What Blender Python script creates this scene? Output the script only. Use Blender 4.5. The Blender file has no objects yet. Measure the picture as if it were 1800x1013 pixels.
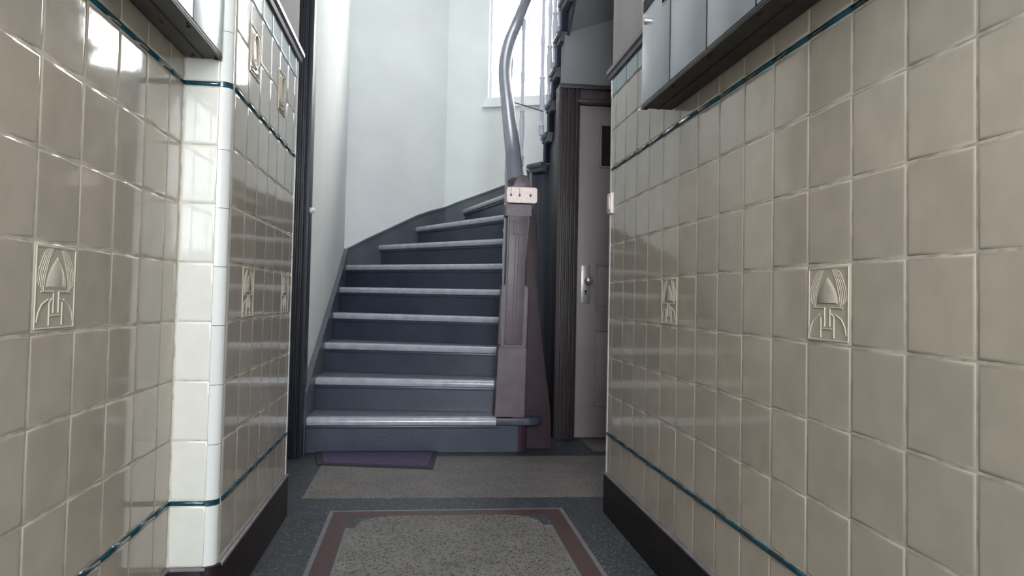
import bpy, bmesh, math, random
from mathutils import Vector, Matrix
random.seed(7)
S = bpy.context.scene
C = S.collection
PI = math.pi

# ---------------------------------------------------------------- camera
F_PX, CY_PX = 1312.5, 481.6
yaw, pitch, roll = .12047, .03398, -.02093
cy, sy, cp, sp = math.cos(yaw), math.sin(yaw), math.cos(pitch), math.sin(pitch)
w = Vector((sy*cp, cy*cp, sp)); r0 = Vector((cy, -sy, 0)); u0 = r0.cross(w)
r = r0*math.cos(roll) - u0*math.sin(roll); u = r0*math.sin(roll) + u0*math.cos(roll)
cam = bpy.data.cameras.new('camera'); camo = bpy.data.objects.new('camera', cam); C.objects.link(camo)
m = Matrix.Identity(4)
for k in range(3):
    m[k][0] = r[k]; m[k][1] = u[k]; m[k][2] = -w[k]
m[2][3] = .858
camo.matrix_world = m
cam.sensor_fit = 'HORIZONTAL'; cam.sensor_width = 36; cam.lens = 36*F_PX/1800
cam.shift_y = -(506.5-CY_PX)/1800
cam.clip_start = .02
S.camera = camo

# ---------------------------------------------------------------- light
wd = bpy.data.worlds.new('world'); S.world = wd; wd.use_nodes = True
bg = wd.node_tree.nodes['Background']; bg.inputs[0].default_value = (.80, .90, 1, 1); bg.inputs[1].default_value = 2.0
def area(name, loc, aim, sx, sz, power, col):
    l = bpy.data.lights.new(name, 'AREA'); l.shape = 'RECTANGLE'; l.size = sx; l.size_y = sz; l.energy = power; l.color = col
    o = bpy.data.objects.new(name, l); C.objects.link(o); o.location = loc
    o.rotation_euler = Vector(aim).to_track_quat('-Z', 'Z').to_euler()
    return o
# daylight outside the stair window (wall turned 21 degrees) and outside the glazed street door behind the camera
area('stair_window_daylight', (1.18, 6.72, 3.4), (-.36, -.93, 0), 1.7, 2.3, 290, (1, .99, .96))
area('street_door_daylight', (.12, -2.25, 1.85), (0, 1, 0), 1.7, 1.7, 570, (.85, .93, 1))
area('added_stairwell_fill', (.3, 5.0, 5.5), (0, 0, -1), 1.2, 1.2, 90, (.85, .92, 1))  # added fill from above, entering by an invented ceiling opening
# added warm fill at the corridor ceiling, no fitting known there
area('added_warm_fill', (.13, 1.2, 2.742), (0, 0, -1), .22, .22, 6, (1, .72, .52))
S.view_settings.view_transform = 'Standard'; S.view_settings.look = 'None'
S.view_settings.exposure = 0.0; S.view_settings.gamma = 1

# ---------------------------------------------------------------- materials
def mat(name, col, rough=.5, metal=0, spec=.5, noise=0, nscale=20, bump=0, bscale=40, island=0, col2=None, coat=0, bdist=.01, detail=3):
    M = bpy.data.materials.new(name); M.use_nodes = True; nt = M.node_tree; b = nt.nodes['Principled BSDF']
    N, L = nt.nodes.new, nt.links.new
    b.inputs['Roughness'].default_value = rough; b.inputs['Metallic'].default_value = metal
    b.inputs['Specular IOR Level'].default_value = spec; b.inputs['Coat Weight'].default_value = coat
    b.inputs['Base Color'].default_value = (*col, 1)
    tc = N('ShaderNodeTexCoord'); out = None
    if noise or col2:
        n = N('ShaderNodeTexNoise'); n.inputs['Scale'].default_value = nscale; n.inputs['Detail'].default_value = detail
        L(tc.outputs['Object'], n.inputs['Vector'])
        rp = N('ShaderNodeValToRGB'); c2 = col2 or tuple(max(0, c*(1-noise)) for c in col)
        rp.color_ramp.elements[0].position = .35; rp.color_ramp.elements[1].position = .65
        rp.color_ramp.elements[0].color = (*c2, 1); rp.color_ramp.elements[1].color = (*col, 1)
        L(n.outputs[0], rp.inputs[0]); out = rp.outputs[0]; L(out, b.inputs['Base Color'])
    if island:
        g = N('ShaderNodeNewGeometry'); hs = N('ShaderNodeHueSaturation'); mr = N('ShaderNodeMapRange')
        mr.inputs['To Min'].default_value = 1-island; mr.inputs['To Max'].default_value = 1+island*.4
        L(g.outputs['Random Per Island'], mr.inputs[0]); L(mr.outputs[0], hs.inputs['Value'])
        hs.inputs['Color'].default_value = (*col, 1)
        if out: L(out, hs.inputs['Color'])
        L(hs.outputs[0], b.inputs['Base Color'])
    if bump:
        n2 = N('ShaderNodeTexNoise'); n2.inputs['Scale'].default_value = bscale; n2.inputs['Detail'].default_value = detail
        L(tc.outputs['Object'], n2.inputs['Vector'])
        bp = N('ShaderNodeBump'); bp.inputs['Strength'].default_value = bump; bp.inputs['Distance'].default_value = bdist
        L(n2.outputs[0], bp.inputs['Height']); L(bp.outputs[0], b.inputs['Normal'])
    return M
def terrazzo(name, base, chip, chip2, scale, dens, rough=.35):
    M = bpy.data.materials.new(name); M.use_nodes = True; nt = M.node_tree; b = nt.nodes['Principled BSDF']
    N, L = nt.nodes.new, nt.links.new
    b.inputs['Roughness'].default_value = rough
    tc = N('ShaderNodeTexCoord'); v = N('ShaderNodeTexVoronoi'); v.inputs['Scale'].default_value = scale
    no = N('ShaderNodeTexNoise'); no.inputs['Scale'].default_value = scale*1.2
    mx = N('ShaderNodeMixRGB'); mx.inputs[0].default_value = .012
    L(tc.outputs['Object'], no.inputs['Vector']); L(tc.outputs['Object'], mx.inputs[1]); L(no.outputs[1], mx.inputs[2]); L(mx.outputs[0], v.inputs['Vector'])
    sep = N('ShaderNodeSeparateColor'); L(v.outputs['Color'], sep.inputs[0])
    th = N('ShaderNodeMath'); th.operation = 'LESS_THAN'; th.inputs[1].default_value = dens; L(sep.outputs[0], th.inputs[0])
    d = N('ShaderNodeMath'); d.operation = 'LESS_THAN'; d.inputs[1].default_value = .42; L(v.outputs['Distance'], d.inputs[0])
    mu = N('ShaderNodeMath'); mu.operation = 'MULTIPLY'; L(th.outputs[0], mu.inputs[0]); L(d.outputs[0], mu.inputs[1])
    cm = N('ShaderNodeMixRGB'); cm.inputs[1].default_value = (*chip, 1); cm.inputs[2].default_value = (*chip2, 1); L(sep.outputs[1], cm.inputs[0])
    f = N('ShaderNodeMixRGB'); f.inputs[1].default_value = (*base, 1); L(cm.outputs[0], f.inputs[2]); L(mu.outputs[0], f.inputs[0])
    n3 = N('ShaderNodeTexNoise'); n3.inputs['Scale'].default_value = 5; n3.inputs['Detail'].default_value = 6; L(tc.outputs['Object'], n3.inputs['Vector'])
    mr = N('ShaderNodeMapRange'); mr.inputs['From Min'].default_value = .3; mr.inputs['From Max'].default_value = .7
    mr.inputs['To Min'].default_value = .8; mr.inputs['To Max'].default_value = 1.12; L(n3.outputs[0], mr.inputs[0])
    hs = N('ShaderNodeHueSaturation'); L(f.outputs[0], hs.inputs['Color']); L(mr.outputs[0], hs.inputs['Value'])
    L(hs.outputs[0], b.inputs['Base Color'])
    return M
def wood(name, col, col2, rough):
    M = bpy.data.materials.new(name); M.use_nodes = True; nt = M.node_tree; b = nt.nodes['Principled BSDF']
    N, L = nt.nodes.new, nt.links.new
    b.inputs['Roughness'].default_value = rough
    tc = N('ShaderNodeTexCoord'); mp = N('ShaderNodeMapping'); mp.inputs['Scale'].default_value = (160, 160, 5)
    n = N('ShaderNodeTexNoise'); n.inputs['Scale'].default_value = 1; n.inputs['Detail'].default_value = 4
    L(tc.outputs['Object'], mp.inputs[0]); L(mp.outputs[0], n.inputs['Vector'])
    rp = N('ShaderNodeValToRGB'); rp.color_ramp.elements[0].position = .42; rp.color_ramp.elements[1].position = .68
    rp.color_ramp.elements[0].color = (*col, 1); rp.color_ramp.elements[1].color = (*col2, 1)
    L(n.outputs[0], rp.inputs[0]); L(rp.outputs[0], b.inputs['Base Color'])
    bp = N('ShaderNodeBump'); bp.inputs['Strength'].default_value = .3; bp.inputs['Distance'].default_value = .003
    L(n.outputs[0], bp.inputs['Height']); L(bp.outputs[0], b.inputs['Normal'])
    return M
M = dict(
    tile=mat('cream_tile', (.415, .364, .295), .06, island=.10, bump=.05, bscale=9, bdist=.006, noise=.10, nscale=14, detail=5),
    relief=mat('relief_tile', (.405, .362, .29), .09, bump=.1, bscale=30, bdist=.004),
    **{'return': mat('white_tile', (.53, .51, .455), .04, bump=.05, bscale=12, bdist=.003, noise=.05, nscale=20)},
    grout=mat('grout', (.46, .42, .34), .8, noise=.35, nscale=30),
    bull=mat('white_bullnose', (.54, .54, .51), .08, island=.05, bump=.08, bscale=20, bdist=.004),
    teal=mat('teal_tile', (.006, .050, .070), .12, noise=.4, nscale=25),
    blue=mat('pale_blue_tile', (.24, .34, .36), .10, island=.25),
    cap=mat('grey_cap_paint', (.17, .16, .17), .4, noise=.3),
    base=mat('dark_baseboard', (.014, .008, .008), .5, spec=.25, noise=.5, nscale=9, bump=.1),
    plaster=mat('white_plaster', (.67, .685, .665), .85, bump=.35, bscale=160, bdist=.003, noise=.06, nscale=3),
    plaster2=mat('grey_plaster', (.46, .44, .44), .8, bump=.4, bscale=150, bdist=.003, noise=.12, nscale=5),
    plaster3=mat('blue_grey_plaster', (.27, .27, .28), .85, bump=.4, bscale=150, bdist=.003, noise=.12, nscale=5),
    ceil=mat('ceiling_paint', (.6, .6, .58), .9, noise=.05),
    riser=mat('slate_paint', (.040, .047, .072), .36, bump=.25, bscale=60, bdist=.003, noise=.25, nscale=6),
    tread=mat('tread_paint', (.12, .127, .15), .38, noise=.3, nscale=10, bump=.1),
    nosing=mat('grey_nosing', (.36, .375, .41), .24, noise=.2, nscale=18, bump=.08),
    cove=mat('dark_moulding', (.045, .05, .075), .35, noise=.3),
    string=mat('stringer_paint', (.085, .092, .108), .38, bump=.2, bscale=50, bdist=.003, noise=.2, nscale=6),
    newel=mat('newel_warm_light_tint', (.115, .078, .092), .45, bump=.25, bscale=45, bdist=.004, noise=.25, nscale=12),  # mauve cast puts warm reflected light into the newel's colour
    newel2=mat('dark_groove_paint', (.05, .035, .045), .5, noise=.2),
    wing=mat('maroon_paint', (.042, .024, .029), .55, spec=.25, bump=.2, bscale=40, bdist=.004, noise=.25, nscale=8),
    plaque=mat('pink_white_plaque', (.95, .87, .82), .45, col2=(.95, .70, .58), nscale=55, detail=6, bump=.5, bscale=80),
    rail=mat('handrail_paint', (.17, .172, .20), .30, noise=.2, nscale=12),
    balus=mat('baluster_paint', (.52, .52, .58), .35, noise=.1),
    jamb=wood('brown_door_frame', (.020, .012, .014), (.050, .030, .030), .5),
    post=wood('blue_black_post', (.009, .010, .017), (.018, .021, .034), .45),
    door=mat('grey_door_paint', (.31, .265, .265), .45, noise=.08, nscale=6, bump=.05),
    dglass=mat('dark_pane', (.02, .02, .02), .1),
    steel=mat('brushed_steel', (.62, .58, .54), .32, metal=.85, noise=.1, nscale=90),
    black=mat('black_gap', (.01, .01, .012), .6, noise=.1),
    mbox=mat('mailbox_enamel', (.34, .375, .41), .30, metal=.45, bump=.03, bscale=50),
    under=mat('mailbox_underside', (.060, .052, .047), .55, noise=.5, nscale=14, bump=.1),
    rust=mat('rust_screws', (.03, .015, .01), .7, noise=.5),
    wframe=mat('white_window_frame', (.75, .76, .76), .4, noise=.05),
    ddark=mat('street_door_paint', (.05, .06, .07), .4, noise=.1),
    mat_=mat('purple_mat', (.055, .035, .085), .85, noise=.3, nscale=60, bump=.5, bscale=300, bdist=.003),
    matedge=mat('mat_edge', (.015, .015, .02), .8, noise=.2),
    t_dark=terrazzo('dark_terrazzo', (.009, .012, .018), (.13, .145, .16), (.02, .025, .032), 115, .42, .55),
    t_light=terrazzo('light_terrazzo', (.135, .125, .110), (.004, .004, .003), (.03, .025, .022), 105, .66, .65),
    t_band=terrazzo('beige_terrazzo', (.118, .106, .096), (.012, .010, .009), (.05, .042, .037), 110, .50, .65),
    t_line=mat('grey_mosaic_line', (.13, .135, .135), .4, noise=.3, nscale=50),
    red=mat('red_mosaic_band', (.052, .016, .016), .42, noise=.3, nscale=40),
    switch=mat('switch_plastic', (.72, .62, .57), .4, noise=.05),
)
def glass_mat():
    g = bpy.data.materials.new('window_glass'); g.use_nodes = True; nt = g.node_tree
    nt.nodes.remove(nt.nodes['Principled BSDF'])
    a = nt.nodes.new('ShaderNodeBsdfTransparent'); b = nt.nodes.new('ShaderNodeBsdfGlossy'); b.inputs['Roughness'].default_value = .02
    x = nt.nodes.new('ShaderNodeMixShader'); fr = nt.nodes.new('ShaderNodeFresnel'); fr.inputs[0].default_value = 1.3
    nt.links.new(fr.outputs[0], x.inputs[0]); nt.links.new(a.outputs[0], x.inputs[1]); nt.links.new(b.outputs[0], x.inputs[2])
    nt.links.new(x.outputs[0], nt.nodes['Material Output'].inputs[0]); return g
M['glass'] = glass_mat()

# ---------------------------------------------------------------- mesh helpers
class MB:
    def __init__(s): s.bm = bmesh.new(); s.mats = []
    def mi(s, m):
        if m not in s.mats: s.mats.append(m)
        return s.mats.index(m)
    def face(s, pts, m, smooth=False):
        f = s.bm.faces.new([s.bm.verts.new(p) for p in pts]); f.material_index = s.mi(m); f.smooth = smooth; return f
    def box(s, a, b, m, bevel=0, rot=None):
        a, b = Vector(a), Vector(b); c = (a+b)/2; d = b-a
        t = bmesh.new(); bmesh.ops.create_cube(t, size=1)
        for v in t.verts: v.co = Vector((v.co.x*d.x, v.co.y*d.y, v.co.z*d.z))
        if bevel: bmesh.ops.bevel(t, geom=t.edges[:], offset=bevel, segments=2, affect='EDGES', profile=.6)
        if rot is not None: bmesh.ops.rotate(t, verts=t.verts, cent=(0, 0, 0), matrix=rot)
        bmesh.ops.translate(t, verts=t.verts, vec=c)
        s.add(t, m, bevel > 0)
    def add(s, t, m, smooth=False):
        k = s.mi(m); vm = {v: s.bm.verts.new(v.co) for v in t.verts}
        for f in t.faces:
            try: g = s.bm.faces.new([vm[v] for v in f.verts])
            except ValueError: continue
            g.material_index = k; g.smooth = smooth
        t.free()
    def prism(s, poly, axis, lo, hi, m, bevel=0):
        """poly: 2D outline; axis 0/1/2 = extrusion axis"""
        def P(p, h):
            return {0: (h, p[0], p[1]), 1: (p[0], h, p[1]), 2: (p[0], p[1], h)}[axis]
        t = bmesh.new(); A = [t.verts.new(P(p, lo)) for p in poly]; B = [t.verts.new(P(p, hi)) for p in poly]; n = len(poly)
        t.faces.new(A); t.faces.new(B[::-1])
        for i in range(n): t.faces.new([A[i], B[i], B[(i+1) % n], A[(i+1) % n]])
        bmesh.ops.recalc_face_normals(t, faces=t.faces[:])
        if bevel: bmesh.ops.bevel(t, geom=t.edges[:], offset=bevel, segments=2, affect='EDGES', profile=.6)
        s.add(t, m, bevel > 0)
    def loft(s, rings, m, smooth=True, caps=True):
        t = bmesh.new(); R = [[t.verts.new(p) for p in ring] for ring in rings]; n = len(rings[0])
        for a, b in zip(R, R[1:]):
            for i in range(n): t.faces.new([a[i], a[(i+1) % n], b[(i+1) % n], b[i]])
        if caps: t.faces.new(R[0][::-1]); t.faces.new(R[-1])
        bmesh.ops.recalc_face_normals(t, faces=t.faces[:]); s.add(t, m, smooth)
    def tube(s, pts, rad, m, n=12, sq=1.0):
        pts = [Vector(p) for p in pts]; rings = []
        for i, p in enumerate(pts):
            d = (pts[min(i+1, len(pts)-1)]-pts[max(i-1, 0)]).normalized()
            x = d.cross(Vector((0, 0, 1)) if abs(d.z) < .97 else Vector((0, 1, 0))).normalized(); y = x.cross(d)
            rr = rad[i] if isinstance(rad, (list, tuple)) else rad
            rings.append([p + x*math.cos(2*PI*k/n)*rr + y*math.sin(2*PI*k/n)*rr*sq for k in range(n)])
        s.loft(rings, m)
    def lathe(s, prof, base, m, n=14):
        base = Vector(base)
        s.loft([[base+Vector((q*math.cos(2*PI*k/n), q*math.sin(2*PI*k/n), z)) for k in range(n)] for q, z in prof], m)
    def build(s, name, parent=None, autosmooth=True, **kw):
        me = bpy.data.meshes.new(name); s.bm.to_mesh(me); s.bm.free()
        for k in s.mats: me.materials.append(M[k])
        o = bpy.data.objects.new(name, me); C.objects.link(o)
        if parent is not None:
            o.parent = parent; o.matrix_parent_inverse = Matrix.Identity(4)
            if parent.location.length and not kw.get('local'):
                o.location = -world_of(parent)
        if autosmooth and any(p.use_smooth for p in me.polygons):
            me.set_sharp_from_angle(angle=math.radians(38))
        for k, v in kw.items():
            if k != 'local': o[k] = v
        return o
def world_of(o):
    v = Vector((0, 0, 0))
    while o is not None: v += o.location; o = o.parent
    return v
def thing(name, loc, label, cat, group=None):
    o = bpy.data.objects.new(name, None); C.objects.link(o); o.location = loc; o.empty_display_size = .1
    o['label'] = label; o['category'] = cat
    if group: o['group'] = group
    return o
def box(name, a, b, m, parent=None, bevel=0, **kw):
    q = MB(); q.box(a, b, m, bevel); return q.build(name, parent, **kw)

# ---------------------------------------------------------------- tiled wall surfaces
T = .152
ZROWS = [(.163, .315)] + [(.329+T*k, .329+T*(k+1)) for k in range(7)] + [(1.407, 1.559), (1.559, 1.70)]
ZSTRIPS = [(.315, .329), (1.393, 1.407)]
def one_tile(q, P, U, V, Nn, u0_, u1_, v0, v1, m, h=.0024, g=.0009, tilt=.0030, rings=((0, 0), (.0018, .62), (.0042, .93), (.0068, 1.0), (.0080, 1.0))):
    """P(u,v,n) world position from wall coordinates"""
    t = bmesh.new(); R = []
    ax, ay = random.uniform(-tilt, tilt), random.uniform(-tilt, tilt); cu, cv = (u0_+u1_)/2, (v0+v1)/2
    for ins, hh in rings:
        a = g+ins; ring = []
        for uu, vv in ((u0_+a, v0+a), (u1_-a, v0+a), (u1_-a, v1-a), (u0_+a, v1-a)):
            n = hh*h + (ax*(uu-cu)+ay*(vv-cv) if hh > 0 else 0)
            ring.append(t.verts.new(P+U*uu+V*vv+Nn*n))
        R.append(ring)
    for a, b in zip(R, R[1:]):
        for i in range(4): t.faces.new([a[i], a[(i+1) % 4], b[(i+1) % 4], b[i]])
    t.faces.new(R[-1]); bmesh.ops.recalc_face_normals(t, faces=t.faces[:])
    if t.faces[-1:] and R:
        t.faces.ensure_lookup_table()
        if t.faces[len(t.faces)-1].normal.dot(Nn) < 0: bmesh.ops.reverse_faces(t, faces=t.faces[:])
    q.add(t, m, True)
def cladding(name, parent, P, U, Nn, cols, rows, skip=(), m='tile', strips=ZSTRIPS, span=None):
    P, U, Nn = Vector(P), Vector(U), Vector(Nn); V = Vector((0, 0, 1)); q = MB()
    for ci, (a, b) in enumerate(cols):
        for ri, (c, d) in enumerate(rows):
            if (ci, ri) in skip: continue
            one_tile(q, P, U, V, Nn, a, b, c, d, m)
    a, b = span
    zt = rows[-1][1]
    t = bmesh.new()
    pts = [P+U*x+V*z+Nn*n for x in (a, b) for z in (.163, zt) for n in (0, .0012)]
    # grout bed
    vs = [t.verts.new(p) for p in pts]
    for f in ((0, 1, 3, 2), (4, 6, 7, 5), (0, 4, 5, 1), (2, 3, 7, 6), (0, 2, 6, 4), (1, 5, 7, 3)): t.faces.new([vs[i] for i in f])
    bmesh.ops.recalc_face_normals(t, faces=t.faces[:]); q.add(t, 'grout')
    o = q.build(name, parent, autosmooth=False)
    # coloured liner strips: pieces as long as a tile
    s = MB()
    for (c, d) in strips:
        for (x0, x1) in cols:
            one_tile(s, P, U, V, Nn, x0, x1, c, d, 'teal', h=.0065, g=.0006, rings=((0, 0), (.0015, .7), (.004, 1)))
    so = s.build('teal_liner_strip', parent, autosmooth=False); so['label'] = 'thin dark teal glazed strips'
    return o
def relief_arrow(name, parent, P, U, Nn, u0_, v0, size):
    """framed tile with a raised pointed arch, bar and letter-like uprights"""
    P, U, Nn = Vector(P), Vector(U), Vector(Nn); V = Vector((0, 0, 1)); q = MB()
    one_tile(q, P, U, V, Nn, u0_, u0_+size, v0, v0+T, 'relief', h=.003, tilt=.001)
    def pt(a, b, n): return P+U*(u0_+a*size)+V*(v0+b*T)+Nn*n
    def ridge(pts, wd=.012, hh=.0015):
        pts = [Vector(p) for p in pts]; prof = []
        for i, p in enumerate(pts):
            d = (pts[min(i+1, len(pts)-1)]-pts[max(i-1, 0)]).normalized(); n = Vector((-d.y, d.x))
            prof.append([pt(*(p+n*wd), .0030), pt(*(p+n*wd*.35), .0030+hh), pt(*(p-n*wd*.35), .0030+hh), pt(*(p-n*wd), .0030)])
        q.loft(prof, 'relief')
    for e in (((.05, .05), (.95, .05)), ((.95, .05), (.95, .95)), ((.95, .95), (.05, .95)), ((.05, .95), (.05, .05))): ridge(e, .012, .0014)
    # raised pointed arch (solid dome)
    arch = []
    for k in range(9):
        t_ = k/8; arch.append((.27+.25*t_**.8 if 0 else .27+.24*(1-math.cos(t_*PI/2)), .52+.33*math.sin(t_*PI/2)*(1)))
    left = [(.27+.24*(k/8)**1.6, .50+.34*(k/8)**.85) for k in range(9)]
    right = [(1.02-a, b) for a, b in left[::-1]]
    out = left+right[1:]
    t = bmesh.new(); A = [t.verts.new(pt(a, b, .0030)) for a, b in out]
    Bv = [t.verts.new(pt(.51+(a-.51)*.86, .62+(b-.62)*.86, .0052)) for a, b in out]
    n = len(out)
    for i in range(n): t.faces.new([A[i], A[(i+1) % n], Bv[(i+1) % n], Bv[i]])
    t.faces.new(Bv); bmesh.ops.recalc_face_normals(t, faces=t.faces[:]); q.add(t, 'relief')
    ridge([(.17, .455), (.45, .455), (.45, .22)]); ridge([(.83, .455), (.57, .455), (.57, .22)])
    ridge([(.36, .08), (.36, .34), (.42, .38)]); ridge([(.66, .08), (.66, .34), (.60, .38)]); ridge([(.40, .19), (.62, .19)])
    ridge([(.09, .12)] + [(.09+.24*math.sin(a), .36-.24*math.cos(a)+.0) for a in ()] + [(.12, .22), (.19, .31), (.33, .37)])
    ridge([(.93, .12), (.90, .22), (.83, .31), (.69, .37)])
    for k in range(5):
        x = .22-.035*k
        ridge([(x, .46+.02*k), (x+.03, .62+.02*k), (x+.10+.01*k, .80+.02*k), (x+.19+.01*k, .93)], .007, .0009)
        x = 1-x+.02
        ridge([(x, .46+.02*k), (x-.03, .62+.02*k), (x-.10-.01*k, .80+.02*k), (x-.19-.01*k, .93)], .007, .0009)
    return q.build(name, parent, label='tile with a raised arrow-like ornament')
def relief_ring(name, parent, P, U, Nn, u0_, v0, wd_):
    P, U, Nn = Vector(P), Vector(U), Vector(Nn); V = Vector((0, 0, 1)); q = MB()
    one_tile(q, P, U, V, Nn, u0_, u0_+wd_, v0, v0+T, 'relief', h=.004, tilt=0)
    def pt(a, b, n): return P+U*(u0_+a*wd_)+V*(v0+b*T)+Nn*n
    def ridge(pts, wd=.02, hh=.0035, closed=False):
        pts = [Vector(p) for p in pts]; prof = []; n_ = len(pts)
        for i, p in enumerate(pts):
            d = (pts[(i+1) % n_]-pts[i-1]) if closed else (pts[min(i+1, n_-1)]-pts[max(i-1, 0)])
            d.normalize(); n = Vector((-d.y, d.x))
            prof.append([pt(*(p+n*wd), .0040), pt(*(p+n*wd*.4), .0040+hh), pt(*(p-n*wd*.4), .0040+hh), pt(*(p-n*wd), .0040)])
        if closed: prof.append(prof[0])
        q.loft(prof, 'relief', caps=not closed)
    ridge([(.06, .06), (.94, .06), (.94, .94), (.06, .94)], .02, .0025, True)
    ridge([(.5+.27*math.cos(a*PI/10), .55+.32*math.sin(a*PI/10)) for a in range(20)], .045, .0055, True)
    for k in range(6):
        a = k*PI/3; ridge([(.5, .30), (.5+.11*math.cos(a), .30+.10*math.sin(a))], .03, .004)
    ridge([(.15, .12), (.85, .12)], .012); ridge([(.15, .17), (.3, .17)], .012); ridge([(.7, .17), (.85, .17)], .012)
    for s_ in (-1, 1):
        ridge([(.5+s_*.38, .25), (.5+s_*.36, .6), (.5+s_*.30, .86)], .012, .003)
    return q.build(name, parent, label='tile with a raised ring ornament')

def bullnose(name, parent, pts, z0, z1, m='bull', teal=True):
    """corner profile (plan outline) split into tile-long pieces"""
    q = MB(); zs = [z0]
    z = .245
    while z < z1-.02: zs.append(z); z += .152
    zs.append(z1)
    cuts = []
    for a, b in zip(zs, zs[1:]): cuts.append((a, b, m))
    for a, b, mm in cuts: q.prism(pts, 2, a+.0006, b-.0006, mm)
    o = q.build(name, parent)
    return o

ZC = 2.75          # corridor ceiling
RX, LX, BX = .767, -.623, -.505
# right wall
wr = MB(); wr.box((RX, -1.8, 0), (RX+.22, 3.0, ZC), 'plaster2'); wr = wr.build('wall_right', kind='structure')
colsR = [(.9507+T*k, .9507+T*(k+1)) for k in range(-18, 13)] + [(2.927, 2.985)]
colsR = [(a, b) for a, b in colsR]
base_k = 18
arrows = {base_k+2: 2, base_k+8: 8, base_k-4: -4}
cladding('tile_cladding', wr, (RX, 0, 0), (0, 1, 0), (-1, 0, 0), colsR, ZROWS, skip={(c, 4) for c in arrows}, span=(-1.8, 2.985))
for c in sorted(arrows):
    relief_arrow('relief_tile', wr, (RX, 0, 0), (0, 1, 0), (-1, 0, 0), colsR[c][0], ZROWS[4][0], T)
def side_trims(wall, X, sgn, ya, yb, cols):
    q = MB()
    for a, b in cols:
        if b > ya and a < yb:
            one_tile(q, Vector((X, 0, 0)), Vector((0, 1, 0)), Vector((0, 0, 1)), Vector((sgn, 0, 0)), max(a, ya), min(b, yb), 1.70, 1.776, 'blue', h=.004)
    q.box((X, ya, 1.70), (X+sgn*.001, yb, 1.785), 'grout')
    o = q.build('blue_border_tiles', wall, autosmooth=False); o['label'] = 'pale grey-blue border tiles'
    q = MB(); prof = [(0, 1.778), (sgn*.012, 1.778), (sgn*.016, 1.79), (sgn*.024, 1.797), (sgn*.024, 1.812), (sgn*.016, 1.822), (0, 1.826)]
    q.prism([(X+a, z) for a, z in prof], 1, ya, yb+.012, 'cap'); q.build('cap_rail', wall, label='dark grey painted cap rail')
side_trims(wr, RX, -1, -1.8, 3.0, colsR)
def quarter(cx, cyy, rad, a0, a1, n=6):
    return [(cx+rad*math.cos(math.radians(a0+(a1-a0)*k/n)), cyy+rad*math.sin(math.radians(a0+(a1-a0)*k/n))) for k in range(n+1)]
bullnose('end_bullnose', wr, [(RX+.02, 2.985), (RX-.004, 2.985)] + quarter(RX+.006, 2.999, .010, 180, 90) + [(RX+.02, 3.009)], .163, 1.778)
q = MB(); q.box((RX-.010, -1.8, 0), (RX, 3.006, .163), 'base', .003); q.box((RX-.013, -1.8, .155), (RX, 3.006, .163), 'cap', .002)
q.build('baseboard_right', kind='structure')

# left wall: recessed near part, step at Y=2, thicker part to Y=3
wl = MB(); wl.box((LX-.25, -1.8, 0), (LX, 2.0, ZC), 'plaster2'); wl.box((LX-.25, 2.0, 0), (BX-.03, 3.0, ZC), 'plaster2')
wl.box((BX-.03, 2.035, 0), (BX, 3.0, ZC), 'plaster2'); wl = wl.build('wall_left', kind='structure')
colsL = [(1.285+T*k, 1.285+T*(k+1)) for k in range(-20, 4)] + [(1.893, 1.998)]
cladding('tile_cladding', wl, (LX, 0, 0), (0, 1, 0), (1, 0, 0), colsL, ZROWS, skip={(20, 4), (14, 4)}, span=(-1.8, 1.998))
relief_arrow('relief_tile', wl, (LX, 0, 0), (0, 1, 0), (1, 0, 0), 1.285, ZROWS[4][0], T)
relief_arrow('relief_tile', wl, (LX, 0, 0), (0, 1, 0), (1, 0, 0), colsL[14][0], ZROWS[4][0], T)
TB = .1485
colsB = [(2.038+TB*k, 2.038+TB*(k+1)) for k in range(6)] + [(2.929, 2.985)]
cladding('tile_cladding', wl, (BX, 0, 0), (0, 1, 0), (1, 0, 0), colsB, ZROWS, skip={(1, 4), (5, 4)}, span=(2.035, 2.985))
for c in (1, 5): relief_arrow('relief_tile', wl, (BX, 0, 0), (0, 1, 0), (1, 0, 0), colsB[c][0], ZROWS[4][0], TB)
relief_ring('relief_tile', wl, (BX, 0, 0), (0, 1, 0), (1, 0, 0), 2.176, 1.487, .146)
relief_ring('relief_tile', wl, (BX, 0, 0), (0, 1, 0), (1, 0, 0), 2.600, 1.485, .140)
side_trims(wl, BX, 1, 2.035, 3.0, colsB)
side_trims(wl, LX, 1, -1.8, 1.998, colsL)
# the return face towards the street door
cladding('tile_cladding', wl, (0, 2.0, 0), (1, 0, 0), (0, -1, 0), [(LX+.003, -.531)], ZROWS, m='return', span=(LX, -.531))
q = MB(); one_tile(q, Vector((0, 2.0, 0)), Vector((1, 0, 0)), Vector((0, 0, 1)), Vector((0, -1, 0)), LX+.003, -.531, 1.70, 1.776, 'blue')
q.build('blue_border_tiles', wl, autosmooth=False)
RB = .028
corner = [(-.531, 2.02), (-.531, 1.996)] + quarter(-.531, 2.024, RB, 270, 360, 7) + [(BX-.004, 2.037), (BX-.03, 2.037)]
zz = [.163, .315, .329, .47, .622, .774, .926, 1.078, 1.23, 1.393, 1.407, 1.54, 1.69, 1.826]
q = MB()
for k, (a, b) in enumerate(zip(zz, zz[1:])):
    q.prism(corner, 2, a+.0007, b-.0007, 'teal' if k in (1, 9) else 'bull')
for f in q.bm.faces: f.smooth = True
q.build('corner_bullnose', wl, label='rounded white corner tiles with teal rings')
bullnose('end_bullnose', wl, [(BX-.02, 2.985), (BX+.004, 2.985)] + quarter(BX-.006, 2.999, .010, 0, 90) + [(BX-.02, 3.009)], .163, 1.778)
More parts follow.
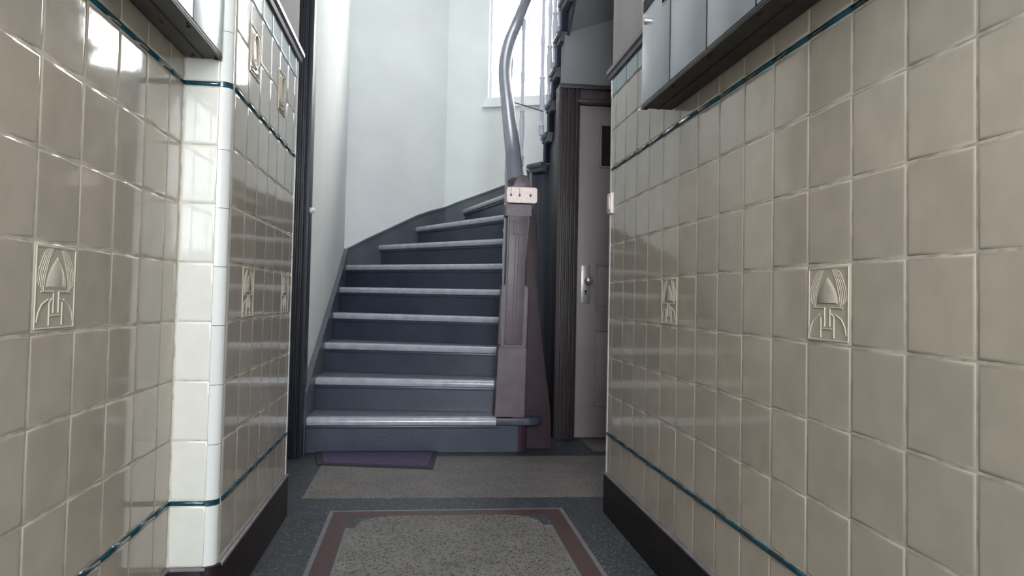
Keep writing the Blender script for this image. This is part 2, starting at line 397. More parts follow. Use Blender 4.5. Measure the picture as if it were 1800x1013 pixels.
q = MB(); q.box((LX, -1.8, 0), (LX+.010, 1.99, .163), 'base', .003); q.box((LX, -1.8, .155), (LX+.013, 1.99, .163), 'cap', .002)
q.box((LX, 1.988, 0), (BX-.02, 2.0, .163), 'base', .003); q.box((LX, 1.985, .155), (BX-.02, 2.0, .163), 'cap', .002)
q.prism([(-.535, 2.0), (-.535, 1.988)] + quarter(-.531, 2.024, RB+.009, 270, 360, 7) + [(BX-.01, 2.04)], 2, 0, .163, 'base')
q.box((BX, 2.024, 0), (BX+.010, 3.006, .163), 'base', .003); q.box((BX, 2.024, .155), (BX+.013, 3.006, .163), 'cap', .002)
q.box((BX-.03, 3.0, 0), (BX+.010, 3.006, .163), 'base')
q.build('baseboard_left', kind='structure')

# corridor ceiling and street-side wall with its glazed door (behind the camera)
box('ceiling', (LX-.25, -1.8, ZC), (RX+.22, 3.0, ZC+.15), 'ceil', kind='structure')
q = MB()
q.box((LX-.25, -2.0, 0), (-.52, -1.8, ZC), 'plaster2'); q.box((.74, -2.0, 0), (RX+.22, -1.8, ZC), 'plaster2'); q.box((-.52, -2.0, 2.5), (.74, -1.8, ZC), 'plaster2')
q.build('wall_front', kind='structure')
d2 = MB(); d2.box((-.52, -1.95, 0), (.74, -1.90, 1.16), 'ddark'); d2.box((-.52, -1.95, 2.44), (.74, -1.90, 2.5), 'ddark')
d2.box((-.52, -1.95, 1.16), (-.46, -1.90, 2.44), 'ddark'); d2.box((.68, -1.95, 1.16), (.74, -1.90, 2.44), 'ddark')
for sg in (0, 1):      # rounded upper corners of the glazing
    cx_, k_ = ((-.16, -1), (.38, 1))[sg]
    d2.prism([(cx_+k_*.301, 2.441)] + [(cx_+k_*.30*math.sin(a*PI/16), 2.14+.30*math.cos(a*PI/16)) for a in range(9)][::-1], 1, -1.945, -1.905, 'ddark')
d2 = d2.build('door_2', kind='structure')
q = MB()
for k in range(1, 8): q.box((-.46+1.14*k/8-.006, -1.94, 1.16), (-.46+1.14*k/8+.006, -1.91, 2.44), 'ddark')
for k in range(1, 3): q.box((-.46, -1.94, 1.16+1.28*k/3-.006), (.68, -1.91, 1.16+1.28*k/3+.006), 'ddark')
q.build('glazing_bars', d2); box('pane', (-.46, -1.928, 1.16), (.68, -1.924, 2.44), 'glass', d2)

# ---------------------------------------------------------------- stair hall shell
A, B_, Cc = Vector((-.627, 6.15)), Vector((.19, 6.75)), Vector((1.75, 6.15))
HZ = 5.3
def wall_seg(name, P, Q, z0, z1, th, m='plaster', holes=None, **kw):
    """vertical wall from P to Q (plan), thickness outward (to the left of P->Q)"""
    q = MB(); d = (Q-P); Ln = d.length; d.normalize(); n = Vector((-d.y, d.x))
    def blk(a, b, c, e):
        q.prism([tuple(P+d*a), tuple(P+d*b), tuple(P+d*b+n*th), tuple(P+d*a+n*th)], 2, c, e, m)
    if holes:
        a, b, c, e = holes; blk(0, a, z0, z1); blk(b, Ln, z0, z1); blk(a, b, z0, c); blk(a, b, e, z1)
    else: blk(0, Ln, z0, z1)
    return q.build(name, kind='structure', **kw)
wall_seg('wall_stair_side', Vector((-.627, 4.2)), A, 0, HZ, .2)
wall_seg('wall_stair_corner', A, B_, 0, HZ, .2)
dW = (Cc-B_).normalized()
wa = .385; wb = 1.42      # window along the wall
WZ0, WZ1 = 2.653, 4.15
wall_seg('wall_back', B_, Cc, 0, HZ, .2, holes=(wa, wb, WZ0, WZ1))
wall_seg('wall_hall_right', Vector((1.75, 6.15)), Vector((1.75, 3.0)), 0, HZ, .2, 'plaster2')
wall_seg('wall_hall_left', Vector((-.86, 3.0)), Vector((-.86, 4.3)), 0, HZ, .2, 'plaster2')
# wall above corridor and beside it
q = MB(); q.box((-1.06, 2.8, ZC+.15), (1.95, 3.0, HZ), 'plaster'); q.box((RX+.22, 2.8, 0), (1.95, 3.0, ZC+.15), 'plaster2')
q.box((-1.06, 2.8, 0), (LX-.25, 3.0, ZC+.15), 'plaster2'); q.build('wall_corridor_end', kind='structure')
q = MB(); q.box((-1.06, 2.8, HZ), (1.95, 4.45, HZ+.15), 'ceil'); q.box((-1.06, 5.6, HZ), (1.95, 7.1, HZ+.15), 'ceil')
q.box((-1.06, 4.45, HZ), (-.25, 5.6, HZ+.15), 'ceil'); q.box((.85, 4.45, HZ), (1.95, 5.6, HZ+.15), 'ceil')
q.build('ceiling_stairwell', kind='structure')
w2 = MB(); w2.box((-.25, 4.45, HZ+.02), (-.2, 5.6, HZ+.1), 'wframe'); w2.box((.8, 4.45, HZ+.02), (.85, 5.6, HZ+.1), 'wframe'); w2.box((.28, 4.45, HZ+.02), (.32, 5.6, HZ+.1), 'wframe')
w2 = w2.build('added_skylight', kind='structure'); box('pane', (-.25, 4.45, HZ+.055), (.85, 5.6, HZ+.06), 'glass', w2)  # unseen skylight added to bring more light into the stairwell
# window 1
nW = Vector((-dW.y, dW.x))
def W(a, n): p = B_+dW*a+nW*n; return (p.x, p.y)
def wblk(q, a, b, n0, n1, z0, z1, m): q.prism([W(a, n0), W(b, n0), W(b, n1), W(a, n1)], 2, z0, z1, m)
q = MB()
for a, b, c, e in ((wa, wa+.022, WZ0, WZ1), (wb-.022, wb, WZ0, WZ1), (wa+.022, wb-.022, WZ0, WZ0+.022), (wa+.022, wb-.022, WZ1-.022, WZ1)): wblk(q, a, b, .06, .11, c, e, 'wframe')
win = q.build('window_1', kind='structure')
q = MB()
for k in range(1, 3): a = wa+(wb-wa)*k/3; wblk(q, a-.004, a+.004, .075, .090, WZ0+.022, WZ1-.022, 'wframe')
for k in range(1, 9): z = WZ0+(WZ1-WZ0)*k/8.6; wblk(q, wa+.022, wb-.022, .075, .090, z-.003, z+.003, 'wframe')
q.build('glazing_bars', win)
q = MB(); wblk(q, wa+.022, wb-.022, .081, .085, WZ0+.022, WZ1-.022, 'glass'); q.build('pane', win)
q = MB(); wblk(q, wa-.05, wb+.05, -.022, -.001, WZ0-.085, WZ0-.062, 'wframe'); wblk(q, wa-.03, wb+.03, -.006, -.0005, WZ0-.062, WZ0-.001, 'wframe')
q.build('window_sill', win)

# ---------------------------------------------------------------- floor
fl = MB(); fl.box((-1.06, -2.0, -.1), (1.95, 7.1, 0), 't_dark'); fl = fl.build('floor', kind='structure')
def sheet(name, poly, z, m, lab=None):
    q = MB(); q.prism(poly, 2, -.002, z, m); o = q.build(name, fl)
    if lab: o['label'] = lab
    return o
sheet('floor_band', [(-.478, 3.256), (1.74, 3.21), (1.74, 4.075), (-.478, 4.09)], .0008, 't_band', 'light beige terrazzo band')
sheet('door_strip', [(1.0, 4.2), (1.74, 4.2), (1.74, 4.6), (1.0, 4.6)], .0008, 't_band', 'beige terrazzo at the door')
Y1 = 3.066; YB = -1.4
def frame_poly(q, x0, x1, y0, y1, t, z, m):
    q.box((x0, y0, -.002), (x0+t, y1, z), m); q.box((x1-t, y0, -.002), (x1, y1, z), m)
    q.box((x0+t, y1-t, -.002), (x1-t, y1, z), m); q.box((x0+t, y0, -.002), (x1-t, y0+t, z), m)
q = MB(); frame_poly(q, -.338, .600, YB, Y1, .016, .0010, 't_line'); q.build('mosaic_line', fl, label='thin light grey mosaic line')
q = MB(); frame_poly(q, -.322, .584, YB+.016, Y1-.016, .066, .0009, 'red'); q.build('red_band', fl, label='dark red mosaic border band')
# centre field with stepped and curved corners
R_ = [(-.256, YB+.085), (-.256, 2.838), (-.219, 2.838)]
R_ += [(-.219+.105*(1-math.cos(a*PI/16)), 2.862+.11*math.sin(a*PI/16)) for a in range(0, 9)]
R_ += [(-.105, Y1-.083)]
R2 = [(.262-x, y) for x, y in R_[::-1]]
q = MB(); q.prism([(x, min(y, Y1-.082)) for x, y in R_+R2], 2, -.002, .0010, 't_light'); q.build('centre_field', fl, label='speckled light terrazzo centre field')
q = MB(); q.box((-.256, YB+.085, -.002), (-.245, 2.838, .0013), 't_line'); q.box((.507, YB+.085, -.002), (.518, 2.838, .0013), 't_line'); q.build('mosaic_line', fl)

# ---------------------------------------------------------------- door under the upper flight
q = MB()
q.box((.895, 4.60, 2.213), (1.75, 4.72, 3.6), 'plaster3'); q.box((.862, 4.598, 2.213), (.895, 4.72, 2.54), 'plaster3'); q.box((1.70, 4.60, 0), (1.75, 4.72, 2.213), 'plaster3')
q.build('wall_door', kind='structure')
q = MB()
def jamb(x0, x1, z0, z1): q.box((x0, 4.565, z0), (x1, 4.70, z1), 'jamb', .004)
jamb(.83, .962, 0, 2.213); jamb(.962, 1.70, 2.095, 2.213)
for x in (.834, .858, .880, .905, .932): q.box((x, 4.548, .0), (x+.012, 4.568, 2.205-.0*x), 'jamb', .003)
q.box((.83, 4.545, 2.185), (1.70, 4.568, 2.213), 'jamb', .003); q.box((.93, 4.55, 2.10), (1.70, 4.568, 2.125), 'jamb', .003)
q.build('trim_1', kind='structure', label='dark brown grained door frame')
dr = MB(); dr.box((.964, 4.60, .004), (1.698, 4.64, 2.093), 'door', .003); dr = dr.build('door_1', kind='structure', label='grey panelled door with steel lock plate')
def frame_on_door(q, x0, x1, z0, z1, wd=.012):
    for a, b, c, e in ((x0, x1, z0, z0+wd), (x0, x1, z1-wd, z1), (x0, x0+wd, z0, z1), (x1-wd, x1, z0, z1)): q.box((a, 4.592, c), (b, 4.602, e), 'door', .003)
for z0, z1 in ((.20, .68), (.80, 1.09)):
    q = MB(); frame_on_door(q, 1.087, 1.58, z0, z1); q.box((1.10, 4.596, z0+.015), (1.567, 4.602, z1-.015), 'door', .002); q.build('door_panel', dr)
q = MB(); frame_on_door(q, 1.099, 1.57, 1.70, 1.98); q.build('window_bead', dr)
box('pane', (1.111, 4.594, 1.713), (1.558, 4.603, 1.967), 'dglass', dr, label='small dark glass pane')
q = MB(); q.prism([(.995, .840), (1.050, .840), (1.050, 1.079), (.995, 1.079)], 1, 4.592, 4.602, 'steel', .002)
lp = q.build('lock_plate', dr, label='brushed steel lock plate')
q = MB(); t = bmesh.new(); bmesh.ops.create_uvsphere(t, u_segments=20, v_segments=12, radius=.027)
for v in t.verts: v.co.y *= .75
bmesh.ops.translate(t, verts=t.verts, vec=(1.031, 4.545, .985)); q.add(t, 'steel', True); q.tube([(1.031, 4.592, .985), (1.031, 4.56, .985)], .010, 'steel'); q.build('door_knob', lp)
q = MB(); q.prism([(1.0225+.008*math.cos(a*PI/8), .917+.008*math.sin(a*PI/8)) for a in range(16)], 1, 4.5905, 4.593, 'black'); q.box((1.019, 4.5905, .893), (1.026, 4.593, .915), 'black'); q.build('keyhole', lp)
# sloped underside of the upper flight above the door
q = MB()
a, b, c, d = Vector((.877, 4.60, 2.55)), Vector((1.75, 4.60, 2.86)), Vector((1.75, 3.3, 3.90)), Vector((.877, 3.3, 3.59))
t = bmesh.new(); lo = [t.verts.new(v) for v in (a, b, c, d)]; up = [t.verts.new(v+Vector((0, 0, .05))) for v in (a, b, c, d)]
t.faces.new(lo); t.faces.new(up[::-1])
for i in range(4): t.faces.new([lo[i], up[i], up[(i+1) % 4], lo[(i+1) % 4]])
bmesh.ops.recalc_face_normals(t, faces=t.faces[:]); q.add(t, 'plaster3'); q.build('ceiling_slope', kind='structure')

# light switch at the end of the right wall
q = MB(); q.box((.753, 2.945, 1.215), (.768, 3.005, 1.300), 'switch', .004)
sw = q.build('light_switch'); sw['label'] = 'small pinkish white light switch at the far edge of the right tiled wall'; sw['category'] = 'light switch'
box('rocker', (.750, 2.957, 1.232), (.754, 2.993, 1.283), 'switch', sw, .002)

# dark grooved post at the left foot of the stairs
q = MB(); q.box((-.86, 4.06, 0), (-.632, 4.20, HZ), 'post', .004)
for x in (-.700, -.676, -.652): q.box((x, 4.044, 0), (x+.013, 4.064, HZ), 'post', .004)
q.box((-.634, 4.075, 0), (-.606, 4.195, HZ), 'post', .004)
po = q.build('trim_2', kind='structure', label='tall blue-black moulded post')
q = MB(); t = bmesh.new(); bmesh.ops.create_uvsphere(t, u_segments=16, v_segments=10, radius=.017); bmesh.ops.translate(t, verts=t.verts, vec=(-.594, 4.10, 1.312)); q.add(t, 'wframe', True)
q.tube([(-.607, 4.10, 1.312), (-.594, 4.10, 1.312)], .009, 'wframe'); q.build('knob', po, label='small round white knob')

# door mat
q = MB(); mp = [(-.50, 3.885), (.080, 3.775), (.112, 4.184), (-.55, 4.184)]
q.prism(mp, 2, .0015, .007, 'matedge')
cx = sum(p[0] for p in mp)/4; cyy = sum(p[1] for p in mp)/4
q2 = MB(); q2.prism([(-.47, 3.905), (.055, 3.803), (.085, 4.182), (-.52, 4.182)], 2, .007, .011, 'mat_')
mt = q.build('door_mat'); mt['label'] = 'thin dark purple mat on the terrazzo before the bottom stair'; mt['category'] = 'doormat'
q2.build('pile', mt)

# ---------------------------------------------------------------- mailboxes
def mailbox_bank(X, sgn, ys, z0, depth, h, label, skip_detail=False):
    """sgn: direction of the front; ys: door boundaries from far to near"""
    root = thing('mailbox_bank', (X, ys[0], z0), label, 'mailboxes')
    fx = X+sgn*depth; ya, yb = ys[-1], ys[0]
    lo_, hi_ = sorted((X+sgn*.0265, fx-sgn*.004)); bo = sorted((X+sgn*.0065, X+sgn*.0265))
    box('body', (lo_, ya, z0+.002), (hi_, yb, z0+h), 'mbox', root)
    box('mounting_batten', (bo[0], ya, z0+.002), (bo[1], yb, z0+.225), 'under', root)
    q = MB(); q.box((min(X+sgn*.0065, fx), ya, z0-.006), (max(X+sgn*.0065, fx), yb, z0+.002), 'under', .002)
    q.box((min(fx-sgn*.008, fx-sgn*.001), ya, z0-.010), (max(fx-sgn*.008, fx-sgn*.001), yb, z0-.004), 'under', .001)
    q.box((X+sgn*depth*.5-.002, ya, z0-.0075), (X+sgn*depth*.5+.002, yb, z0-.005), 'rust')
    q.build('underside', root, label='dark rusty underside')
    for yv in ys[1:-1] + [ys[0]-.02]:
        for dx, dy in ((.010, 0), (.016, .020), (depth-.03, 0)):
            q = MB(); q.tube([(X+sgn*(depth-dx), yv+dy, z0-.0055), (X+sgn*(depth-dx), yv+dy, z0-.009)], [.006, .004], 'rust', n=7); q.build('rivet', root)
    for a, b in zip(ys, ys[1:]):
        q = MB(); q.box((min(fx-sgn*.004, fx), b+.002, z0+.004), (max(fx-sgn*.004, fx), a-.002, z0+h-.004), 'mbox', .0015)
        d = q.build('door', root)
        s0, s1 = sorted((fx-sgn*.001, fx+sgn*.0015))
        box('letter_slot', (s0, b+.04, z0+.287), (s1, a-.012, z0+.325), 'black', d)
        q = MB(); q.tube([(fx, a-.045, z0+.252), (fx+sgn*.010, a-.045, z0+.252)], .011, 'steel'); q.box((min(fx+sgn*.009, fx+sgn*.0105), a-.046, z0+.245), (max(fx+sgn*.009, fx+sgn*.0105), a-.044, z0+.259), 'black'); q.build('lock', d)
        q = MB(); q.box((s0, b+.03, z0+.240), (s1, b+.075, z0+.264), 'steel', .0005); q.box((min(s0, s1+sgn*.001), b+.034, z0+.244), (max(s1, s1+sgn*.001), b+.071, z0+.260), 'wframe'); q.build('name_holder', d)
    # dark joints between the doors
    for yv in ys[1:-1]: box('joint', (min(fx-sgn*.0045, fx+sgn*.0004), yv-.0035, z0+.004), (max(fx-sgn*.0045, fx+sgn*.0004), yv+.0035, z0+h-.004), 'black', root)
    return root
mailbox_bank(RX, -1, [2.227-.266*k for k in range(7)], 1.462, .106, .40, 'row of grey-blue metal mailboxes on the right tiled wall')
mailbox_bank(LX, 1, [1.990-.252*k for k in range(6)], 1.470, .098, .40, 'row of bright grey metal mailboxes hung in the left wall recess')

# ---------------------------------------------------------------- staircase
st = thing('staircase', (0, 4.2, 0), 'grey-blue painted winding wooden staircase with pale nosings and a newel post tinted mauve as warm light', 'staircase')
RISE = .1825
def zt(i): return RISE*i + .008
class Path:
    def __init__(s, pts):
        s.p = [Vector(p) for p in pts]; s.s = [0]
        for a, b in zip(s.p, s.p[1:]): s.s.append(s.s[-1]+(b-a).length)
    def at(s, t):
        for i in range(len(s.p)-1):
            if t <= s.s[i+1] or i == len(s.p)-2:
                return s.p[i]+(s.p[i+1]-s.p[i])*((t-s.s[i])/(s.s[i+1]-s.s[i]))
    def near(s, pt):
        pt = Vector(pt); best = None
        for i in range(len(s.p)-1):
            d = s.p[i+1]-s.p[i]; k = max(0, min(1, (pt-s.p[i]).dot(d)/d.dot(d))); q = s.p[i]+d*k
            e = (q-pt).length
            if best is None or e < best[0]: best = (e, s.s[i]+d.length*k)
        return best[1]
    def mid(s, a, b): return [p for p, t in zip(s.p, s.s) if a+1e-4 < t < b-1e-4]
OUT = Path([(-.601, 3.9), (-.601, 6.137), (.194, 6.720), (1.722, 6.133), (1.722, 3.0)])
wc, wr_ = Vector((.730, 5.20)), .146
arc = [(wc.x-wr_*math.cos(k*PI/12), wc.y+wr_*math.sin(k*PI/12)*1.15) for k in range(13)]
INN = Path([(.470, 4.10)] + arc + [(.876, 3.2)])
OV = .050                # treads oversail the string into the well
arc2 = [(wc.x-(wr_-OV)*math.cos(k*PI/12), wc.y+(wr_-OV)*math.sin(k*PI/12)*1.15) for k in range(13)]
INO = Path([(.520, 4.10)] + arc2 + [(.826, 3.2)])
Opts = [(-.6, 4.185), (-.6, 4.515), (-.6, 4.90), (-.6, 5.32), (-.6, 5.70), (-.6, 6.12), (-.35, 6.33), (-.045, 6.55), (.375, 6.67),
        (.95, 6.45), (1.50, 6.22), (1.722, 5.90), (1.722, 5.62), (1.722, 5.36), (1.722, 5.12), (1.722, 4.90), (1.722, 4.68), (1.722, 4.46)]
Ipts = [(.47, 4.195), (.47, 4.41), (.47, 4.66), (.51, 4.86), (.55, 5.0), (.58, 5.10), (.584, 5.2)]
NS = 18
sO = [OUT.near(p) for p in Opts]
sI = [INN.near(p) for p in Ipts]
s0a, s1a = INN.near(arc[0]), INN.near(arc[-1])
sI += [s0a+(s1a-s0a)*k for k in (.18, .36, .56)]
sI += [INN.near((.876, y)) for y in (5.17, 5.03, 4.89, 4.75, 4.60, 4.40, 4.15, 3.88)]
def inno(s):    # matching point on the oversailing line
    p = INN.at(s); return INO.at(INO.near(p))
def tread_poly(i):
    a, b = i-1, i
    P = [OUT.at(sO[a]), inno(sI[a])] + [INO.p[k] for k in range(len(INO.p)) if INO.near(inno(sI[a]))+1e-3 < INO.s[k] < INO.near(inno(sI[b]))-1e-3]
    P += [inno(sI[b]), OUT.at(sO[b])] + OUT.mid(sO[a], sO[b])[::-1]
    return P
def nosing_prof(P, Q, z, ov=.0):
    """rounded nosing strip along plan line P->Q, the front side to the right of P->Q"""
    d = (Q-P).normalized(); n = Vector((d.y, -d.x)); pr = [(-.045, .0015), (.006, .0015), (.016, -.002), (.023, -.011), (.024, -.026), (.020, -.037), (.010, -.042), (-.0, -.042), (-.002, -.004), (-.045, -.001)]
    return [[(X.x+n.x*a, X.y+n.y*a, z+b) for a, b in pr] for X in (P, Q)]
for i in range(1, NS):
    z = zt(i); poly = tread_poly(i)
    q = MB(); q.prism([tuple(p) for p in poly], 2, z-.034, z, 'tread')
    P, Q = OUT.at(sO[i-1]), inno(sI[i-1])
    if i == 1:
        Q = Vector((.455, 4.195))
        # bullnosed step end that carries the newel post
        cur = [(.43, 4.175), (.62, 4.175)] + [(.62+.085*math.sin(a*PI/10), 4.26-.085*math.cos(a*PI/10)) for a in range(0, 9)] + [(.62, 4.40), (.43, 4.42)]
        q.prism(cur, 2, z-.040, z, 'cove', .004)
    tr = q.build('tread', st)
    e = (Q-P).normalized(); Pn = P+e*.002; Qn = Q-e*.004
    if i == 1: Qn = Vector((.432, 4.192))
    q = MB(); q.loft(nosing_prof(Pn, Qn, z), 'nosing'); q.build('nosing', tr, label='pale grey rounded nosing strip')
    # small cove moulding under the nosing, then the riser
    n = Vector((e.y, -e.x))
    q = MB(); q.prism([tuple(P-n*.03), tuple(P+n*.008), tuple(Q+n*.008), tuple(Q-n*.03)], 2, z-.058, z-.0425, 'cove', .003); q.build('cove_moulding', tr)
    zb = 0 if i == 1 else zt(i-1)
    Pr, Qr = P-n*.004, Q-n*.004
    if i == 1: Qr = Vector((.56, 4.20))
    q = MB(); q.prism([tuple(Pr), tuple(Qr), tuple(Qr-n*.018), tuple(Pr-n*.018)], 2, zb, z-.0345, 'riser')
    if i == 1:
        q.prism([(.56, 4.20)] + [(.56+.06*math.sin(a*PI/10), 4.262-.062*math.cos(a*PI/10)) for a in range(0, 6)] + [(.62, 4.34), (.56, 4.34)], 2, 0, z-.04, 'wing')
        for x in (.20, .335): q.box((x, 4.1995, .004), (x+.0025, 4.203, z-.055), 'newel2')
    q.build('riser', st)

# outer stringer with rounded capping following the walls
def ribbon(q, pts, thick_n, m):
    """pts: list of (x, y, zlow, zhigh); offset by thick_n to make it solid"""
    t = bmesh.new(); R = []
    for k, (x, y, a, b) in enumerate(pts):
        nx, ny = thick_n[k]
        R.append([t.verts.new(p) for p in ((x, y, a), (x, y, b), (x+nx, y+ny, b), (x+nx, y+ny, a))])
    for a, b in zip(R, R[1:]):
        for i in range(4): t.faces.new([a[i], a[(i+1) % 4], b[(i+1) % 4], b[i]])
    t.faces.new(R[0][::-1]); t.faces.new(R[-1]); bmesh.ops.recalc_face_normals(t, faces=t.faces[:]); q.add(t, m)
def lerp_pts(P, Q, prof):  # prof: list of (frac, z)
    return [(P[0]+(Q[0]-P[0])*f, P[1]+(Q[1]-P[1])*f, z) for f, z in prof]
a0, a1, a2, a3 = (-.601, 4.13), (-.601, 6.137), (.194, 6.720), (1.722, 6.133)
S1 = lerp_pts(a0, a1, [(0, .330), (.15, .465), (.33, .62), (.51, .775), (.74, .975), (.9, 1.13), (1, 1.228)])
S2 = lerp_pts(a1, a2, [(0, 1.228), (.19, 1.325), (.45, 1.447), (.70, 1.565), (.85, 1.62), (1, 1.664)])
S3 = lerp_pts(a2, a3, [(0, 1.664), (.07, 1.708), (.24, 1.80), (.32, 1.845), (.6, 2.03), (1, 2.33)])
S4 = lerp_pts(a3, (1.722, 3.4), [(0, 2.33), (1, 3.75)])
q = MB(); th = .025
for seg, nn in ((S1, (-th, 0)), (S2, tuple(Vector((-(a2[1]-a1[1]), a2[0]-a1[0])).normalized()*th)), (S3, tuple(Vector((-(a3[1]-a2[1]), a3[0]-a2[0])).normalized()*th)), (S4, (th, 0))):
    ribbon(q, [(x, y, max(0, z-.62), z) for x, y, z in seg], [nn]*len(seg), 'string')
    ribbon(q, [(x-nn[0]*.25, y-nn[1]*.25, z-.004, z+.010) for x, y, z in seg], [(nn[0]*1.22, nn[1]*1.22)]*len(seg), 'string')
q.build('outer_stringer', st, label='slate grey wall stringer')
# inner string (well side), notched under the treads, closed down to the floor as the spandrel
q = MB(); TH = .018
def zlow(p): return 0 if p.y > 4.6 or p.x < .7 else 2.60-.0+(4.6-p.y)*.85
for i in range(1, NS):
    sa, sb = sI[i-1]+(.0 if i > 1 else .05), sI[i]
    pts = [INN.at(sa)] + INN.mid(sa, sb) + [INN.at(sb)]
    if any(p.y < 4.605 and p.x > .7 for p in pts) and any(p.y > 4.605 for p in pts):
        pts = pts[:1] + [Vector((.876, 4.605))] + pts[-1:]
    for p, p2 in zip(pts, pts[1:]):
        d = (p2-p).normalized(); n = Vector((-d.y, d.x))*TH
        la = 0 if min(p.y, p2.y) >= 4.60 or max(p.x, p2.x) < .7 else None
        za, zb_ = (0, 0) if la == 0 else (2.53+(4.6-p.y)*.80, 2.53+(4.6-p2.y)*.80)
        ribbon(q, [(p.x, p.y, za, zt(i)-.034), (p2.x, p2.y, zb_, zt(i)-.034)], [tuple(n), tuple(n)], 'string')
q.build('inner_string', st, label='slate grey curved string round the stairwell')
# shaped wing board beside the newel
q = MB(); q.prism([(.60, 0), (.765, 0), (.763, .15), (.757, .23), (.742, .34), (.722, .48), (.703, .62), (.688, .76), (.676, .90), (.668, 1.02), (.664, 1.20), (.660, 1.30), (.640, 1.38), (.60, 1.40)], 1, 4.285, 4.31, 'wing', .003)
q.build('wing_board', st, label='dark maroon board flaring towards the floor')

# newel post
nl = MB()
def sq(cx, cy_, hx, hy, z): return [(cx-hx, cy_-hy, z), (cx+hx, cy_-hy, z), (cx+hx, cy_+hy, z), (cx-hx, cy_+hy, z)]
ny = 4.285
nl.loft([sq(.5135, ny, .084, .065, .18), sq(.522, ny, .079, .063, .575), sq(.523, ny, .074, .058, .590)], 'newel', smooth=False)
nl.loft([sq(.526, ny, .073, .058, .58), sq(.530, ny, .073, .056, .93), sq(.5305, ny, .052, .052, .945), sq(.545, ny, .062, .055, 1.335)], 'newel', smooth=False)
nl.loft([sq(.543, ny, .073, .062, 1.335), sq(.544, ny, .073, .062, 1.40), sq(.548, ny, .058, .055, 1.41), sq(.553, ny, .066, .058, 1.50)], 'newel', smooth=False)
nw = nl.build('newel_post', st, label='square newel post with grooved front, tinted mauve as warm light')
# front: slightly raised tapered face with square ornament and two grooves
q = MB(); fy = ny-.066
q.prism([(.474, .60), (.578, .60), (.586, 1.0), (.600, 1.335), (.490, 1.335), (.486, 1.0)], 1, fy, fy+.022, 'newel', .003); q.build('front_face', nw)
q = MB()
for xa, xb in ((.517, .528), (.533, .546)):
    q.prism([(xa-.003, .60), (xa+.003, .60), (xb+.003, 1.225), (xb-.003, 1.225)], 1, fy-.0015, fy+.003, 'newel2')
for a, b, c, d in ((.512, .576, 1.228, 1.234), (.512, .576, 1.300, 1.306), (.512, .518, 1.228, 1.306), (.570, .576, 1.228, 1.306), (.526, .531, 1.245, 1.29), (.556, .561, 1.245, 1.29), (.526, .561, 1.288, 1.292)):
    q.box((a, fy-.0015, c), (b, fy+.003, d), 'newel2')
q.build('groove', nw, label='dark carved grooves')
q = MB()
rr = .014; xa, xb, za, zb = .470, .645, 1.408, 1.498
out = []
for cx_, cz_, s in ((xb-rr, zb-rr, 0), (xa+rr, zb-rr, 90), (xa+rr, za+rr, 180), (xb-rr, za+rr, 270)):
    out += [(cx_+rr*math.cos(math.radians(s+k*22.5)), cz_+rr*math.sin(math.radians(s+k*22.5))) for k in range(5)]
q.prism(out, 1, fy-.016, fy+.004, 'plaque', .003)
pq = q.build('plaque', nw, label='pinkish white rounded block with three dark diamonds')
for x in (.494, .543, .606):
    q = MB(); q.prism([(x-.008, 1.452), (x, 1.441), (x+.008, 1.452), (x, 1.463)], 1, fy-.0175, fy-.015, 'newel2')
    if x < .6: q.prism([(x-.001+.0, 1.458), (x+.001, 1.458), (x+.002, 1.495), (x, 1.495)], 1, fy-.0172, fy-.0155, 'newel2')
    q.build('diamond', nw, label='dark diamond mark')
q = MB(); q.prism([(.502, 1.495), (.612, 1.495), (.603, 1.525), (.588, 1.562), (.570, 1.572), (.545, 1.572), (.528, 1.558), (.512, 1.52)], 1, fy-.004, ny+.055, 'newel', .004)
cpz = q.build('newel_cap', nw)
q = MB(); q.prism([(.562+.011*math.cos(a*PI/7), 1.538+.011*math.sin(a*PI/7)) for a in range(14)], 1, fy-.0055, fy-.003, 'newel2'); q.build('bolt_hole', cpz)
q = MB(); q.tube([(.448, 4.245, .60), (.458, 4.245, .92)], .010, 'newel'); q.tube([(.601, 4.245, .60), (.606, 4.245, .92)], .010, 'newel'); q.build('side_bead', nw)

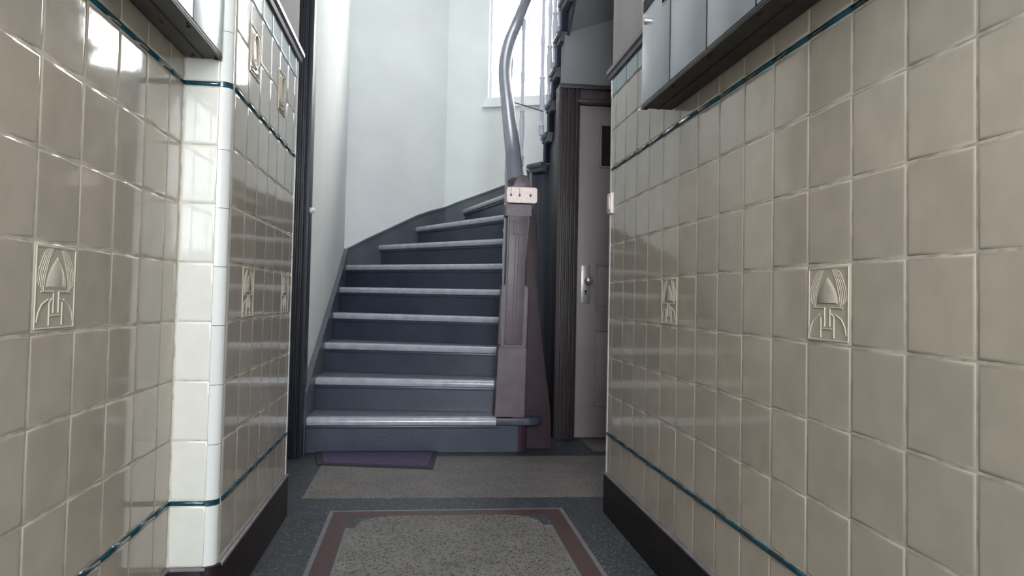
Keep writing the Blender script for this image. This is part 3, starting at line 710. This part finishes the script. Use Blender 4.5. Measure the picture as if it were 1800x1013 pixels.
# handrail and balusters
def catmull(P, n=6):
    P = [Vector(p) for p in P]; out = []
    for i in range(len(P)-1):
        a, b, c, d = P[max(i-1, 0)], P[i], P[i+1], P[min(i+2, len(P)-1)]
        for k in range(n):
            t = k/n; out.append(.5*((2*b)+(c-a)*t+(2*a-5*b+4*c-d)*t*t+(3*b-a-3*c+d)*t**3))
    return out+[P[-1]]
HR = [(.533, 4.30, 1.545), (.522, 4.42, 1.77), (.521, 4.70, 2.08), (.530, 5.03, 2.42), (.575, 5.23, 2.67), (.645, 5.34, 2.87), (.720, 5.36, 3.07), (.80, 5.27, 3.25), (.830, 5.05, 3.45), (.832, 4.6, 3.90), (.832, 4.1, 4.4)]
hp = catmull(HR)
q = MB(); q.tube(hp, [.049-.006*min(1, k/14) for k in range(len(hp))], 'rail', n=14, sq=.85); q.build('handrail', st, label='grey-violet rounded handrail')
def rail_z(x, y):
    b = min(hp, key=lambda p: (p.x-x)**2+(p.y-y)**2); return b.z
def baluster(x, y, z0, z1):
    H = z1-z0; q = MB()
    pr = [(.014, 0), (.014, .06), (.017, .065), (.011, .075), (.0095, .12), (.013, .22), (.0155, .30), (.011, .36), (.016, .375), (.010, .39), (.009, .55), (.013, .62), (.009, .66), (.0085, .92), (.012, .93), (.012, 1)]
    q.lathe([(a*1.25, b*H) for a, b in pr], (x, y, z0), 'balus', 10); q.build('baluster', st)
for x, y, i in [(.512, 4.52, 2), (.530, 4.74, 3), (.548, 4.93, 4), (.572, 5.06, 5), (.585, 5.14, 6), (.590, 5.20, 7), (.592, 5.29, 8)]:
    baluster(x, y, zt(i)-.01, min(rail_z(x, y), 3.6)-.02)
for x, y, i in [(.697, 5.345, 10), (.806, 5.12, 11), (.834, 5.0, 12), (.846, 4.87, 13), (.846, 4.70, 14), (.846, 4.52, 15), (.846, 4.3, 16)]:
    baluster(x, y, zt(i)-.01, zt(i)+.95+.12)
q = MB(); q.tube([(.560, 4.95, 2.19), (.81, 5.10, 2.172)], .004, 'cove', n=8); q.build('tie_rod', st, label='thin dark tie rod across the stairwell')
# moulded returns under the tread ends seen round the well
for i in range(10, 17):
    a, b = inno(sI[i-1]), inno(sI[i]); d = (b-a).normalized(); n = Vector((d.y, -d.x)); nn = Vector((-d.y, d.x))
    # the side lying in the well is towards its centre
    side = n if (a+b).length and ((a+b)/2+n*.1-wc).length < ((a+b)/2+nn*.1-wc).length else nn
    q = MB(); z = zt(i)
    a2_, b2_ = a-d*.015, b-d*.01
    prof = [(-.045, .001), (.004, .001), (.012, -.010), (.012, -.024), (.004, -.034), (-.006, -.036), (-.010, -.060), (-.024, -.066), (-.045, -.066)]
    q.loft([[(X.x+side.x*u_, X.y+side.y*u_, z+v_) for u_, v_ in prof] for X in (a2_, b2_)], 'string'); q.build('nosing_return', st)
